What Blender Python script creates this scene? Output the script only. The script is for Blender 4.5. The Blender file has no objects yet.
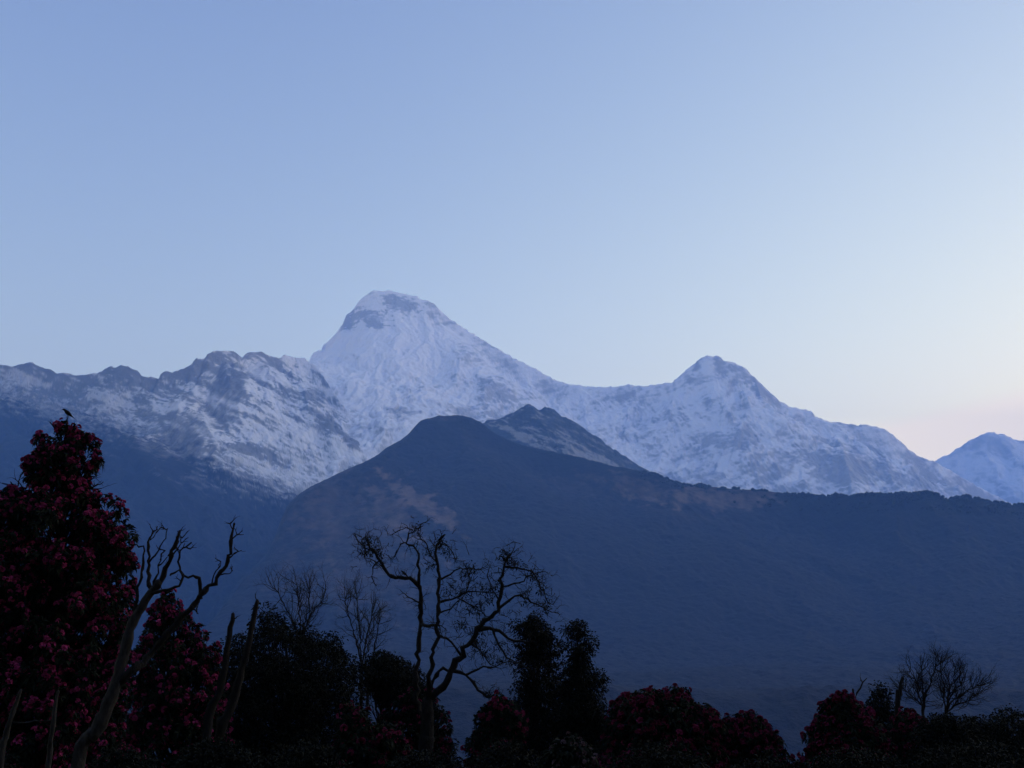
import bpy, bmesh, math, random
import numpy as np
from mathutils import Vector, Matrix
R = math.radians
sc = bpy.context.scene
col = sc.collection

# ------------------------------------------------------------------ camera
F = 1100.0; HOR = 620.0; CAMZ = 1.7
PITCH = math.atan((HOR - 384.0) / F)
cam = bpy.data.objects.new('camera', bpy.data.cameras.new('camera'))
col.objects.link(cam); sc.camera = cam
cam.location = (0, 0, CAMZ)
cam.rotation_euler = (math.pi / 2 + PITCH, 0, 0)
cam.data.sensor_width = 36.0
cam.data.lens = 36.0 * F / 1024.0
cam.data.clip_start = 0.1
cam.data.clip_end = 120000.0
CP, SP = math.cos(PITCH), math.sin(PITCH)

def at(x, y, Y):
    """world point on the sight line of photo pixel (x, y) at depth Y metres"""
    u = (x - 512.0) / F; v = (384.0 - y) / F
    fy = CP - SP * v
    k = Y / fy
    return Vector((u * k, Y, CAMZ + (SP + CP * v) * k))

def project(X, Y, Z):
    d = Y * CP + (Z - CAMZ) * SP
    up = -Y * SP + (Z - CAMZ) * CP
    return 512 + F * X / d, 384 - F * up / d

# ------------------------------------------------------------------ sky, sun, exposure
SUN_EL, SUN_ROT = R(5.0), R(62.0)       # the sun is still below the hills, ahead and to the right
SKY_CURVE = ((3.10, 1.48), (1.06, 1.30), (0.71, 0.73))
world = bpy.data.worlds.new('World'); sc.world = world; world.use_nodes = True
wn, wl = world.node_tree.nodes, world.node_tree.links
bg = wn['Background']
sky = wn.new('ShaderNodeTexSky'); sky.sky_type = 'NISHITA'; sky.sun_disc = False
sky.sun_elevation = SUN_EL; sky.sun_rotation = SUN_ROT
sky.altitude = 3200; sky.air_density = 1.0; sky.dust_density = 1.2; sky.ozone_density = 2.5
sep = wn.new('ShaderNodeSeparateColor'); cmb = wn.new('ShaderNodeCombineColor')
wl.new(sky.outputs[0], sep.inputs[0])
for i, (k, g) in enumerate(SKY_CURVE):      # the camera's flat, milky rendering of the dawn sky
    pw = wn.new('ShaderNodeMath'); pw.operation = 'POWER'; pw.inputs[1].default_value = g
    ml = wn.new('ShaderNodeMath'); ml.operation = 'MULTIPLY'; ml.inputs[1].default_value = k
    mn = wn.new('ShaderNodeMath'); mn.operation = 'MINIMUM'; mn.inputs[1].default_value = (1.15, 2.3, 3.8)[i]
    wl.new(sep.outputs[i], mn.inputs[0]); wl.new(mn.outputs[0], pw.inputs[0]); wl.new(pw.outputs[0], ml.inputs[0]); wl.new(ml.outputs[0], cmb.inputs[i])
wl.new(cmb.outputs[0], bg.inputs[0])
bg.inputs[1].default_value = 0.1
sun = bpy.data.objects.new('sun', bpy.data.lights.new('sun', 'SUN'))
col.objects.link(sun)
sun.data.energy = 0.15; sun.data.angle = R(30); sun.data.color = (1.0, 0.93, 0.85)
_d = Vector((math.sin(SUN_ROT) * math.cos(R(42)), math.cos(SUN_ROT) * math.cos(R(42)), math.sin(R(42))))
sun.rotation_euler = _d.to_track_quat('Z', 'Y').to_euler()
sc.view_settings.view_transform = 'Standard'; sc.view_settings.look = 'None'
sc.view_settings.gamma = 1.0; sc.view_settings.exposure = 3.0; sc.view_settings.use_curve_mapping = False
sc.cycles.max_bounces = 6; sc.cycles.volume_bounces = 2
HAZE_DENSITY = 5.5e-5; HAZE_COLOR = (0.17, 0.39, 1.0, 1.0)

# ------------------------------------------------------------------ node and mesh helpers
def new_mat(name):
    m = bpy.data.materials.new(name); m.use_nodes = True
    nt = m.node_tree; b = nt.nodes['Principled BSDF']
    b.inputs['Roughness'].default_value = 0.9
    b.inputs['Specular IOR Level'].default_value = 0.15
    return m, nt, b

def nmix(nt, fac, a, b):
    n = nt.nodes.new('ShaderNodeMix'); n.data_type = 'RGBA'
    if isinstance(fac, float): n.inputs[0].default_value = fac
    else: nt.links.new(fac, n.inputs[0])
    for s, v in ((6, a), (7, b)):
        if isinstance(v, tuple): n.inputs[s].default_value = v if len(v) == 4 else v + (1.0,)
        else: nt.links.new(v, n.inputs[s])
    return n.outputs[2]

def nnoise(nt, scale, detail=4.0, rough=0.55, vec=None, coord='Object', lo=0.35, hi=0.65):
    tc = nt.nodes.new('ShaderNodeTexCoord')
    src = tc.outputs[coord]
    if vec:
        mp = nt.nodes.new('ShaderNodeMapping'); mp.inputs['Scale'].default_value = vec
        nt.links.new(src, mp.inputs[0]); src = mp.outputs[0]
    n = nt.nodes.new('ShaderNodeTexNoise'); n.inputs['Scale'].default_value = scale
    n.inputs['Detail'].default_value = detail; n.inputs['Roughness'].default_value = rough
    nt.links.new(src, n.inputs['Vector'])
    r = nt.nodes.new('ShaderNodeMapRange'); r.inputs[1].default_value = lo; r.inputs[2].default_value = hi
    nt.links.new(n.outputs[0], r.inputs[0])
    return r.outputs[0]

def nattr(nt, name):
    a = nt.nodes.new('ShaderNodeAttribute'); a.attribute_name = name
    return a.outputs['Fac']

def tag(o, label=None, cat=None, group=None, kind=None):
    if label: o['label'] = label
    if cat: o['category'] = cat
    if group: o['group'] = group
    if kind: o['kind'] = kind
    return o

def mesh_obj(name, verts, faces, mat, parent=None, smooth=False):
    """verts (n,3) array, faces (m,3) or (m,4) array or list of both"""
    me = bpy.data.meshes.new(name)
    verts = np.asarray(verts, dtype=np.float32)
    if not isinstance(faces, list): faces = [faces]
    faces = [np.asarray(f, dtype=np.int32) for f in faces if len(f)]
    loops = np.concatenate([f.ravel() for f in faces])
    sizes = np.concatenate([np.full(len(f), f.shape[1], dtype=np.int32) for f in faces])
    starts = np.concatenate([[0], np.cumsum(sizes)[:-1]]).astype(np.int32)
    me.vertices.add(len(verts)); me.vertices.foreach_set('co', verts.ravel())
    me.loops.add(len(loops)); me.loops.foreach_set('vertex_index', loops)
    me.polygons.add(len(sizes)); me.polygons.foreach_set('loop_start', starts)
    me.polygons.foreach_set('loop_total', sizes)
    me.update(calc_edges=True); me.validate()
    if smooth: me.polygons.foreach_set('use_smooth', np.ones(len(sizes), dtype=bool))
    me.materials.append(mat)
    o = bpy.data.objects.new(name, me); col.objects.link(o)
    if parent: o.parent = parent
    return o

def empty(name, loc):
    o = bpy.data.objects.new(name, None); o.location = loc; o.empty_display_size = 0.3
    col.objects.link(o); return o

# ------------------------------------------------------------------ terrain maths
def _hash(ix, iy, seed):
    h = (ix.astype(np.int64) * 374761393 + iy.astype(np.int64) * 668265263 + seed * 974711) & 0x7fffffff
    h = ((h ^ (h >> 13)) * 1274126177) & 0x7fffffff
    return ((h ^ (h >> 16)) & 0xffff).astype(np.float32) / 65535.0

def perlin(x, y, seed=0):
    x = np.asarray(x, np.float64); y = np.asarray(y, np.float64)
    ix = np.floor(x); iy = np.floor(y); fx = (x - ix).astype(np.float32); fy = (y - iy).astype(np.float32)
    u = fx * fx * fx * (fx * (fx * 6 - 15) + 10); v = fy * fy * fy * (fy * (fy * 6 - 15) + 10)
    out = []
    for dy in (0, 1):
        for dx in (0, 1):
            a = _hash(ix + dx, iy + dy, seed) * 6.2831853
            out.append(np.cos(a) * (fx - dx) + np.sin(a) * (fy - dy))
    return 1.5 * ((out[0] * (1 - u) + out[1] * u) * (1 - v) + (out[2] * (1 - u) + out[3] * u) * v)

def fbm(x, y, seed=0, octv=5, gain=0.5):
    s = 0; a = 1.0; f = 1.0
    for i in range(octv):
        s = s + a * perlin(x * f, y * f, seed + i * 17); a *= gain; f *= 2.03
    return s

def ridged(x, y, seed=0, octv=5, gain=0.5):
    """0 on sharp ridges, up to about 1 in the hollows"""
    s = 0; a = 1.0; f = 1.0; t = 0; w = 1.0
    for i in range(octv):
        n = np.abs(perlin(x * f, y * f, seed + i * 31)) * w
        s = s + a * n; t += a; w = np.clip(1.25 - n, 0.3, 1.0); a *= gain; f *= 2.07
    return s / t * 1.6

def smoothstep(a, b, x):
    t = np.clip((x - a) / (b - a), 0, 1); return t * t * (3 - 2 * t)

class Massif:
    """a mountain: a crest line given point by point, faces that fall away from it, spurs and gullies"""
    def __init__(self, crest, dx, back, front, dy, drop, spurs=(), pad=None, wide=0.35, rough=8.0, foot=None):
        P = np.array([at(*c)[:] for c in crest])
        P = P[np.argsort(P[:, 0])]
        x0, x1 = pad or (P[0, 0], P[-1, 0])
        self.xs = np.arange(x0, x1, dx)
        self.zc = np.interp(self.xs, P[:, 0], P[:, 2]); self.yc = np.interp(self.xs, P[:, 0], P[:, 1])
        self.zc = self.zc + rough * fbm(self.xs / 75.0, self.xs * 0 + 3.3, int(abs(P[0, 2])) % 97, 4, 0.6)
        k = max(1, int(250 / dx)); ker = np.hanning(2 * k + 3); ker /= ker.sum()
        self.yc = np.convolve(np.pad(self.yc, (k + 1, k + 1), mode='edge'), ker, 'valid')[:len(self.xs)]
        ds = np.concatenate([np.arange(-back, -1, dy * 4), np.arange(0, front * 0.5, dy), np.arange(front * 0.5, front, dy * 1.7)])
        self.ds = ds
        D, Xg = np.meshgrid(ds, self.xs, indexing='ij')
        self.X = Xg; self.D = D; self.Y = self.yc[None, :] - D
        # crest profile, widened with distance from the crest
        sig = [0, 60, 150, 350, 700, 1500]
        profs = []
        for s in sig:
            if s == 0: profs.append(self.zc); continue
            n = int(3 * s / dx); t = np.arange(-n, n + 1) * dx; g = np.exp(-t * t / (2 * s * s)); g /= g.sum()
            profs.append(np.convolve(np.pad(self.zc, (n, n), mode='edge'), g, 'valid'))
        profs = np.array(profs)
        idx = np.interp(np.abs(ds) * wide, sig, np.arange(len(sig)))
        i0 = np.clip(idx.astype(int), 0, len(sig) - 2); fr = (idx - i0)[:, None]
        base = profs[i0] * (1 - fr) + profs[i0 + 1] * fr
        self.Z = base - drop(np.abs(ds))[:, None]
        if foot:      # a concave slope running out towards the valley
            w = np.exp(-np.maximum(D, 0) / foot)
            run = -0.11 * self.Y - 0.5 * np.maximum(0, 2300 - self.Y)
            self.Z = np.where(D > 0, base * w + run * (1 - w), self.Z)
        cx, cy = project(self.xs, self.yc, self.zc)
        o = np.argsort(cx); self.cx, self.cy = cx[o], cy[o]
        for sp in spurs: self.add_spur(*sp)
        self.clamp(0.0)
    def clamp(self, tol):
        """keep spurs and crags from standing above the crest line"""
        m = np.abs(self.D) > 1
        for _ in range(3):
            PX, PY = project(self.X, self.Y, self.Z)
            lim = np.interp(PX, self.cx, self.cy) - tol + 0.004 * np.minimum(np.abs(self.D), 300)
            over = np.where(m & (self.D < 2500), np.maximum(0, lim - PY), 0)
            self.Z = self.Z - over * self.Y / F * 1.04
    def surface_hit(self, x, y):
        """depth at which the sight line of photo pixel (x, y) meets the slope"""
        PX, PY = project(self.X, self.Y, self.Z)
        e = (PX - x) ** 2 + (PY - y) ** 2 + np.where(self.D < 0, 1e6, 0)
        i = np.unravel_index(np.argmin(e), e.shape)
        return self.X[i], self.Y[i], self.Z[i]
    def add_spur(self, pts, lift, slope, hard=1.0):
        P = [np.array(self.surface_hit(x, y)) for x, y in pts]
        n = len(P)
        for i, p in enumerate(P):
            t = i / (n - 1); p[2] += lift * min(1.0, t * 3.0)
        h = np.full(self.X.shape, -1e9)
        for a, b in zip(P[:-1], P[1:]):
            ab = b[:2] - a[:2]; L2 = ab @ ab + 1e-6
            t = np.clip(((self.X - a[0]) * ab[0] + (self.Y - a[1]) * ab[1]) / L2, 0, 1)
            d = np.hypot(self.X - a[0] - t * ab[0], self.Y - a[1] - t * ab[1])
            h = np.maximum(h, a[2] + (b[2] - a[2]) * t - slope * d * hard)
        k = 35.0    # soft maximum: spur edges stay a little rounded
        s = np.maximum(self.Z, h) + k * np.log1p(np.exp(-np.abs(self.Z - h) / k))
        w = smoothstep(0, 60, self.D); self.Z = self.Z * (1 - w) + s * w
    def normal_z(self):
        gy = np.gradient(self.Z, axis=0) / np.gradient(-self.Y, axis=0)
        gx = np.gradient(self.Z, axis=1) / np.gradient(self.X, axis=1)
        self.gx, self.gy = gx, gy
        return 1 / np.sqrt(1 + gx * gx + gy * gy)
    def build(self, name, mat, attrs, floor=-1450.0):
        self.clamp(0.8)
        Z = np.maximum(self.Z, floor)
        nr, nc = Z.shape
        V = np.stack([self.X, self.Y, Z], -1).reshape(-1, 3)
        I = np.arange(nr * nc).reshape(nr, nc)
        q = np.stack([I[:-1, :-1], I[1:, :-1], I[1:, 1:], I[:-1, 1:]], -1).reshape(-1, 4)
        o = mesh_obj(name, V, q, mat, smooth=True)
        for k, v in attrs.items():
            at_ = o.data.attributes.new(k, 'FLOAT', 'POINT')
            at_.data.foreach_set('value', np.clip(v, 0, 1).astype(np.float32).ravel())
        return o

def blobs(M, spots, wob=0.6, seed=5):
    """soft patches of rock or grass: (x, y, rx, ry, angle, weight), fixed to the mountain"""
    PX, PY = project(M.X, M.Y, M.Z)
    w = 0.6 * fbm(M.X / 260, M.Z / 260, seed, 4) + 0.8 * fbm(M.X / 95, M.Z / 60, seed + 3, 4, 0.65)
    out = np.zeros(M.X.shape)
    for x, y, rx, ry, a, k in spots:
        c, s = math.cos(R(a)), math.sin(R(a))
        dx = PX - x; dy = PY - y
        e = np.sqrt(((dx * c + dy * s) / rx) ** 2 + ((-dx * s + dy * c) / ry) ** 2)
        out = out + k * (1 - smoothstep(0.55, 1.25, e + wob * w))
    return out

# ------------------------------------------------------------------ mountain materials
def mountain_mat(name, rock, snow=(0.85, 0.87, 0.89), grass=None, forest=None):
    m, nt, b = new_mat(name)
    n1 = nnoise(nt, 0.012, 6, 0.6)
    base = nmix(nt, n1, tuple(c * 0.75 for c in rock), tuple(c * 1.25 for c in rock))
    if forest: base = nmix(nt, nattr(nt, 'forest'), base, nmix(nt, nnoise(nt, 0.02, 5, 0.6), tuple(c * 0.6 for c in forest), tuple(c * 1.3 for c in forest)))
    if grass: base = nmix(nt, nattr(nt, 'grass'), base, grass)
    if snow: base = nmix(nt, nattr(nt, 'snow'), base, snow)
    nt.links.new(base, b.inputs['Base Color'])
    bp = nt.nodes.new('ShaderNodeBump'); bp.inputs['Strength'].default_value = 0.6; bp.inputs['Distance'].default_value = 25
    nt.links.new(nnoise(nt, 0.02, 6, 0.65, lo=0.2, hi=0.8), bp.inputs['Height'])
    nt.links.new(bp.outputs[0], b.inputs['Normal'])
    return m

# ------------------------------------------------------------------ the great snow massif
crestA = [(200,360),(300,362),(308,353),(325,344),(333,337),(342,325),(346,316),(352,311),(360,299),(366,295),(372,291),(378,290),(384,291),(392,291.5),(400,293),(405,294),(413,295.5),(417,296),(422,300),(428,299.5),(434,304),(438,307),(445,315),(452,320),(460,325),(470,332),(480,338),(490,344),(500,350),(510,356),(520,361),(530,366),(540,371),(546,375),(555,380),(570,384),(590,387),(605,387),(620,386),(628,384.5),(640,386),(650,385.5),(660,384),(672,382),(685,371),(692,365),(697,361),(703,357),(710,355.5),(718,356.5),(724,360),(735,363),(745,368),(752,375),(765,388),(780,401),(788,406),(795,408),(802,410),(806,408.5),(811,411),(815,416),(822,419),(830,421.5),(840,422.5),(850,424),(858,425.5),(866,424.5),(878,427),(888,431),(900,441),(910,450),(920,457),(932,461),(945,467),(958,475),(972,483),(985,490),(1000,498),(1030,512),(1080,535),(1150,560),(1220,580)]
A = Massif([(x, y, 14800 - 600 * smoothstep(420, 900, x)) for x, y in crestA], 12.0, 1400, 7500, 13.0,
           lambda d: 0.62 * d + 200 * (1 - np.exp(-d / 420)),
           wide=0.2, pad=(-2600, 8200), spurs=[
    ([(424,299),(440,322),(458,345),(478,368),(497,388),(505,402),(515,425)], 90, 0.75),
    ([(350,314),(352,345),(352,370),(362,400),(378,430)], 50, 0.5),
    ([(570,384),(600,402),(630,418),(668,440),(700,470)], 60, 0.55),
    ([(697,361),(688,385),(683,410),(665,440),(650,470)], 90, 0.75),
    ([(728,361),(742,385),(748,405),(742,430),(752,455),(762,490)], 120, 0.8),
    ([(752,375),(775,410),(790,430),(800,455),(805,490)], 90, 0.75),
    ([(811,411),(835,430),(858,450),(885,465),(920,480),(960,495)], 170, 0.8),
    ([(835,430),(842,452),(850,480),(852,500)], 130, 0.8),
    ([(885,465),(893,480),(900,500)], 110, 0.8),
])
D = np.abs(A.D)
fade = smoothstep(0, 420, D)
crag = fbm(A.X / 70, A.Y / 70, 3, 3)
A.Z += 13 * crag * (1 - smoothstep(0, 120, D)) 
wx = 130 * fbm(A.X / 700, A.Y / 900, 11, 4)
face1 = np.exp(-(((A.X + 1750) / 1100) ** 2)) * np.exp(-(((D - 500) / 900) ** 2))       # the smooth snow face under the summit
A.Z -= (230 - 150 * face1) * fade * ridged((A.X + wx) / 620, (A.Y + wx) / 1500, 21, 6, 0.55)
A.Z -= 48 * smoothstep(30, 300, D) * ridged((A.X + wx) / 190, (A.Y) / 420, 77, 4, 0.6)
nz = A.normal_z()
n_big = fbm(A.X / 420, A.Z / 300, 41, 5, 0.6)
n_str = fbm((A.X * 0.93 + A.Z * 0.36) / 230, (A.Z * 0.93 - A.X * 0.36) / 55, 51, 5, 0.6)
steep = smoothstep(0.74, 0.50, nz)
ridgeness = np.clip(-(np.gradient(A.gy, axis=0) / 13.0) * 60, -1, 1)
rockA = 0.50 * steep + 0.36 * n_big + 0.30 * n_str + 0.17 * fbm((A.X + 0.5 * wx) / 85, A.D / 420, 43, 4, 0.6) - 0.02
rockA += blobs(A, [(347,320,10,10,-50,1.3),(372,318,24,9,15,1.2),(400,305,22,8,5,1.1),(388,298,26,4,5,0.5),(378,326,12,4,10,0.7),(432,309,9,8,40,0.7),(410,322,10,4,0,0.35),
    (455,335,16,12,40,0.30),(478,360,26,10,40,0.25),(500,392,20,10,30,0.5),(488,400,22,6,-10,0.45),(400,412,30,5,5,0.3),(505,412,22,10,0,0.5),(470,412,14,8,0,0.4),
    (545,390,14,4,20,0.25),(630,395,26,7,0,0.3),(640,430,30,12,20,0.25),
    (697,366,5,10,30,0.6),(735,373,22,9,25,0.4),(765,395,22,9,42,0.45),(712,402,12,16,80,0.35),(716,440,22,9,10,0.4),(742,435,14,14,0,0.4),
    (772,470,28,16,0,0.35),(820,455,30,16,10,0.35),(850,470,46,20,10,0.5),(700,480,30,10,0,0.35),(880,455,16,5,30,0.2),(930,485,40,8,15,0.35),(690,420,24,8,70,0.2)])
rockA -= 0.6 * face1
rockA -= blobs(A, [(706,366,7,12,0,0.6),(720,395,18,10,60,0.35),(720,425,30,9,0,0.25),(640,470,30,8,0,0.2),(385,358,32,26,0,0.5),(370,390,18,30,0,0.4),(800,475,40,4,-20,0.5),(440,405,26,12,0,0.2)])
low = smoothstep(2700, 1500, A.Z)
rockA += 0.28 * low
snowA = 0.36 + 0.60 * (1 - smoothstep(0.05, 0.85, rockA))
m_snow = mountain_mat('snow_and_rock', (0.12, 0.135, 0.15))
#A
tag(A.build('snow_mountain', m_snow, {'snow': snowA}), 'snow covered mountain massif with a blunt rocky main summit and a second pointed peak', kind='structure')

# ------------------------------------------------------------------ the far peak on the right
crestB = [(840,540),(880,500),(905,478),(920,468),(935,461),(942,457),(950,454),(956,449),(962,446),(968,441),(975,438),(981,435),(987,433),(993,432),(998,433.5),(1003,434),(1009,437),(1016,440),(1024,441),(1040,446),(1070,440),(1110,452),(1160,440),(1220,470)]
B = Massif([(x, y, 21000) for x, y in crestB], 22.0, 1500, 5200, 22.0, lambda d: 0.5 * d + 400 * (1 - np.exp(-d / 500)),
           spurs=[([(993,432),(985,450),(975,470),(985,500)], 120, 0.7), ([(1003,434),(1015,455),(1020,480),(1022,505)], 140, 0.7), ([(956,449),(960,470),(965,500)], 80, 0.7)])
D = np.abs(B.D); wx = 200 * fbm(B.X / 900, B.Y / 900, 12, 4)
B.Z += 12 * fbm(B.X / 110, B.Y / 110, 8, 3) * (1 - smoothstep(0, 200, D))
B.Z -= 260 * smoothstep(0, 500, D) * ridged((B.X + wx) / 800, (B.Y + wx) / 2000, 5, 6, 0.55)
nz = B.normal_z()
rb = 0.35 * smoothstep(0.72, 0.48, nz) + 0.3 * fbm(B.X / 400, B.Z / 500, 9, 5, 0.6) + 0.1 + 0.25 * smoothstep(3000, 1800, B.Z)
tag(B.build('far_snow_mountain', m_snow, {'snow': 0.42 + 0.52 * (1 - smoothstep(0.05, 0.60, rb + 0.2 * fbm(B.X / 120, B.Z / 90, 19, 4, 0.6)))}), 'distant snowy peak behind the massif at the right edge', kind='structure')

# ------------------------------------------------------------------ the lower snowy range on the left, forest below its snow line
crestL = [(-220,380,11500),(-120,362,11400),(-60,372,11300),(0,365,11200),(10,366.5,11200),(18,365,11200),(24,364,11200),(29,362,11200),(33,362.5,11200),(38,366,11200),(48,369,11200),(57,373,11200),(66,373,11200),(72,375,11200),(82,375.5,11200),(92,373.5,11200),(101,372,11200),(105,368,11200),(110,367,11200),(116,368,11200),(120,366,11200),(128,366,11200),(134,369,11200),(139,374,11200),(143,377.5,11300),(150,376.5,11300),(157,378,11300),(161,375,11400),(165,372,11400),(171,371.5,11400),(177,372,11500),(184,368,11500),(190,363,11500),(196,358.5,11600),(203,358,11600),(207,355,11700),(212,350,11700),(218,348,11700),(223,345,11700),(228,346,11800),(234,350,11900),(240,355,12000),(248,354,12200),(256,353.5,12300),(263,353,12400),(268,357,12500),(274,360,12600),(280,358.5,12600),(286,356.5,12700),(292,358,12700),(300,360,12800),(306,359.5,12750),(315,366,12650),(325,379,12500),(340,401,12300),(352,418,12100),(362,430,12000),(376,443,11800),(390,458,11600),(410,480,11000),(450,520,10500),(520,570,10200)]
L = Massif([(x, y, Y * (0.84 + 0.08 * float(smoothstep(200, 330, x)))) for x, y, Y in crestL], 10.5, 1300, 6500, 11.0, lambda d: 0.38 * d + 420 * (1 - np.exp(-d / 700)), wide=0.12, rough=6.0,
    spurs=[([(-30,372),(15,385),(50,402),(85,418),(130,440),(180,455),(230,478),(290,520)], 90, 0.7),
           ([(120,366),(150,395),(190,412),(230,436),(268,458),(300,482)], 110, 0.75),
           ([(223,346),(232,365),(250,385),(272,402),(300,428),(330,452)], 150, 0.85),
           ([(256,350),(278,372),(300,392),(322,410),(350,432),(372,450)], 120, 0.8),
           ([(0,420),(40,450),(90,490),(150,540),(210,590)], 120, 0.6), ([(280,359),(300,380),(308,405),(330,430),(350,450)], 120, 0.9),
           ([(130,440),(160,480),(190,530),(230,590)], 90, 0.6),
           ([(230,478),(240,510),(255,550)], 70, 0.6)])
D = np.abs(L.D); fade = smoothstep(0, 130, D)
wx = 110 * fbm(L.X / 600, L.Y / 600, 61, 4)
L.Z += 8 * fbm(L.X / 60, L.Y / 60, 63, 3) * (1 - smoothstep(0, 100, D))
L.Z -= 120 * fade * ridged((L.X * 0.8 + L.Y * 0.6 + wx) / 520, (L.Y * 0.8 - L.X * 0.6 + wx) / 1100, 65, 6, 0.55)
L.Z -= 65 * smoothstep(0, 90, D) * ridged((L.X + wx) / 150, (L.Y + L.X * 0.5) / 300, 67, 4, 0.6)
nz = L.normal_z()
ca, sa = math.cos(R(24)), math.sin(R(24))
st = fbm((L.X * ca - L.Z * sa) / 330, (L.Z * ca + L.X * sa) / 48, 71, 5, 0.6)
big = fbm((L.X * ca - L.Z * sa) / 500, (L.Z * ca + L.X * sa) / 160, 73, 4, 0.5)
line = 0.84 * np.interp(L.X / 0.84, [-6500, -5200, -4600, -3700, -2900, -2000, -1200], [2450, 2250, 2120, 1830, 1560, 1230, 1100])
rockL = 0.36 * smoothstep(0.84, 0.58, nz) + 0.34 * st + 0.46 * big + 0.08
rockL += blobs(L, [(30,366,24,6,8,0.35),(122,372,26,10,5,0.45),(70,396,30,8,20,0.2),(215,362,28,13,-10,0.35),(178,376,20,8,0,0.3),(210,385,30,8,5,0.3),(150,400,20,5,10,0.35),(235,372,14,10,40,0.2),
    (290,400,14,12,0,0.45),(315,398,12,16,30,0.5),(330,425,16,14,40,0.45),(355,440,16,7,20,0.4),(250,400,20,10,20,0.3),(230,448,46,7,12,0.4),(190,436,10,5,0,0.5),(300,445,20,7,25,0.3)], seed=15)
rockL -= blobs(L, [(205,378,10,6,-20,0.3),(258,365,12,14,30,0.4),(120,412,50,7,22,0.25),(50,388,40,5,15,0.25),(250,462,50,6,25,0.3)])
rockL -= 0.30 * smoothstep(-2700, -1900, L.X)
fineL = fbm((L.X * ca - L.Z * sa) / 95, (L.Z * ca + L.X * sa) / 17, 78, 4, 0.6)
rockL += 0.34 * np.clip(fineL, -0.6, 1)
snowL = 0.20 + 0.76 * (1 - smoothstep(0.08, 0.52, rockL + 0.10 * fbm((L.X * ca - L.Z * sa) / 75, (L.Z * ca + L.X * sa) / 26, 76, 4, 0.65)))
edge = 120 * big + 90 * st + 150 * fineL
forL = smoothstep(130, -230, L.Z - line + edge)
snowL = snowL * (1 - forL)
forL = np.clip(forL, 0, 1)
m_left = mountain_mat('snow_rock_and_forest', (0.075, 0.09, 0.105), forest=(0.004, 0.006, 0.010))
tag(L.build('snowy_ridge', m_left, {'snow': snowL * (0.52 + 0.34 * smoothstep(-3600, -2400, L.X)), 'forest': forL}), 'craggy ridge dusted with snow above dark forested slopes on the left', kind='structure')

# ------------------------------------------------------------------ dark subsidiary peak dusted with snow
crestD = [(380,470),(430,440),(470,428),(480,424),(486,421),(497,419),(505,416),(512,412),(520,409),(526,406),(530,404.5),(534,406),(540,410),(545,406.5),(549,407),(556,410),(560,415),(570,419),(580,425),(590,432),(600,439),(610,446),(620,453),(632,461),(645,469),(660,478),(700,500),(760,530),(820,560)]
Dm = Massif([(x, y, 8700) for x, y in crestD], 7.0, 700, 3000, 9.0, lambda d: 0.62 * d + 60 * (1 - np.exp(-d / 100)),
    spurs=[([(530,405),(540,425),(560,445),(590,465),(640,490)], 90, 0.8), ([(497,419),(520,432),(545,448),(570,462)], 40, 0.8)])
D = np.abs(Dm.D)
Dm.Z += 6 * fbm(Dm.X / 45, Dm.Y / 45, 83, 3) * (1 - smoothstep(0, 80, D))
Dm.Z -= 90 * smoothstep(0, 260, D) * ridged(Dm.X / 260 + 0.3 * fbm(Dm.X / 300, Dm.Y / 300, 85), Dm.Y / 600, 87, 6, 0.6)
nz = Dm.normal_z()
st = fbm((Dm.X * 0.9 - Dm.Z * 0.43) / 150, (Dm.Z * 0.9 + Dm.X * 0.43) / 40, 91, 5, 0.6)
rk = 0.35 * smoothstep(0.85, 0.6, nz) + 0.5 * st + 0.55 - 0.0002 * (Dm.X - 150)
rk -= blobs(Dm, [(508,430,20,3.5,28,0.55),(530,440,28,4,25,0.45),(580,452,30,10,30,0.28),(600,465,30,8,25,0.25)])
tag(Dm.build('rocky_peak', mountain_mat('dusted_rock', (0.035, 0.05, 0.07)), {'snow': 0.24 * (1 - smoothstep(0.2, 0.75, rk))}), 'small dark rocky peak thinly dusted with snow between the massif and the forested hill', kind='structure')

# ------------------------------------------------------------------ the big forested hill in the middle distance
crestC = [(-300,1150,4300),(-100,930,5000),(60,760,5600),(140,690,5900),(205,625,6200),(240,580,6400),(262,556,6500),(272,541,6600),(282,519,6700),(290,506,6800),(300,495,6850),(310,488,6900),(323,481,6950),(335,475,7000),(348,469,7050),(360,464,7100),(371,459,7150),(378,454,7150),(385,449,7200),(400,440,7250),(408,434,7300),(415,427,7350),(421,422,7400),(428,418.5,7400),(434,417,7400),(440,415.5,7400),(450,415.5,7400),(458,415,7400),(466,416.5,7400),(474,419,7400),(480,422,7400),(488,428,7350),(495,433,7350),(505,438,7300),(515,443,7300),(530,447,7250),(548,451,7200),(565,454,7150),(580,457,7100),(595,461,7050),(612,466,7000),(640,470,6900),(658,475,6850),(670,481,6800),(684,483.5,6750),(700,485.5,6700),(720,487.5,6650),(745,490,6600),(770,491.5,6500),(790,494,6450),(810,496,6400),(835,496,6300),(860,495,6200),(885,494,6150),(900,492.5,6100),(920,493,6100),(935,495,6050),(948,498,6000),(965,497.5,6000),(985,500,5950),(1000,502,5900),(1012,505,5900),(1024,504,5900),(1060,510,5850),(1120,508,5800),(1200,520,5800)]
Cm = Massif(crestC, 6.0, 900, 6200, 11.0, lambda d: 0.4 * d, wide=0.06, rough=2.5, foot=2100.0,
    pad=(-4200, 4200),
    spurs=[([(378,454),(372,468),(385,480),(405,493),(430,508),(452,524),(470,542)], 85, 0.6),
           ([(430,420),(470,445),(520,468),(560,488)], 25, 0.45),
           ([(640,470),(665,485),(700,500)], 20, 0.4)])
D = np.abs(Cm.D)
wx = 120 * fbm(Cm.X / 700, Cm.Y / 700, 101, 4)
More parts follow.
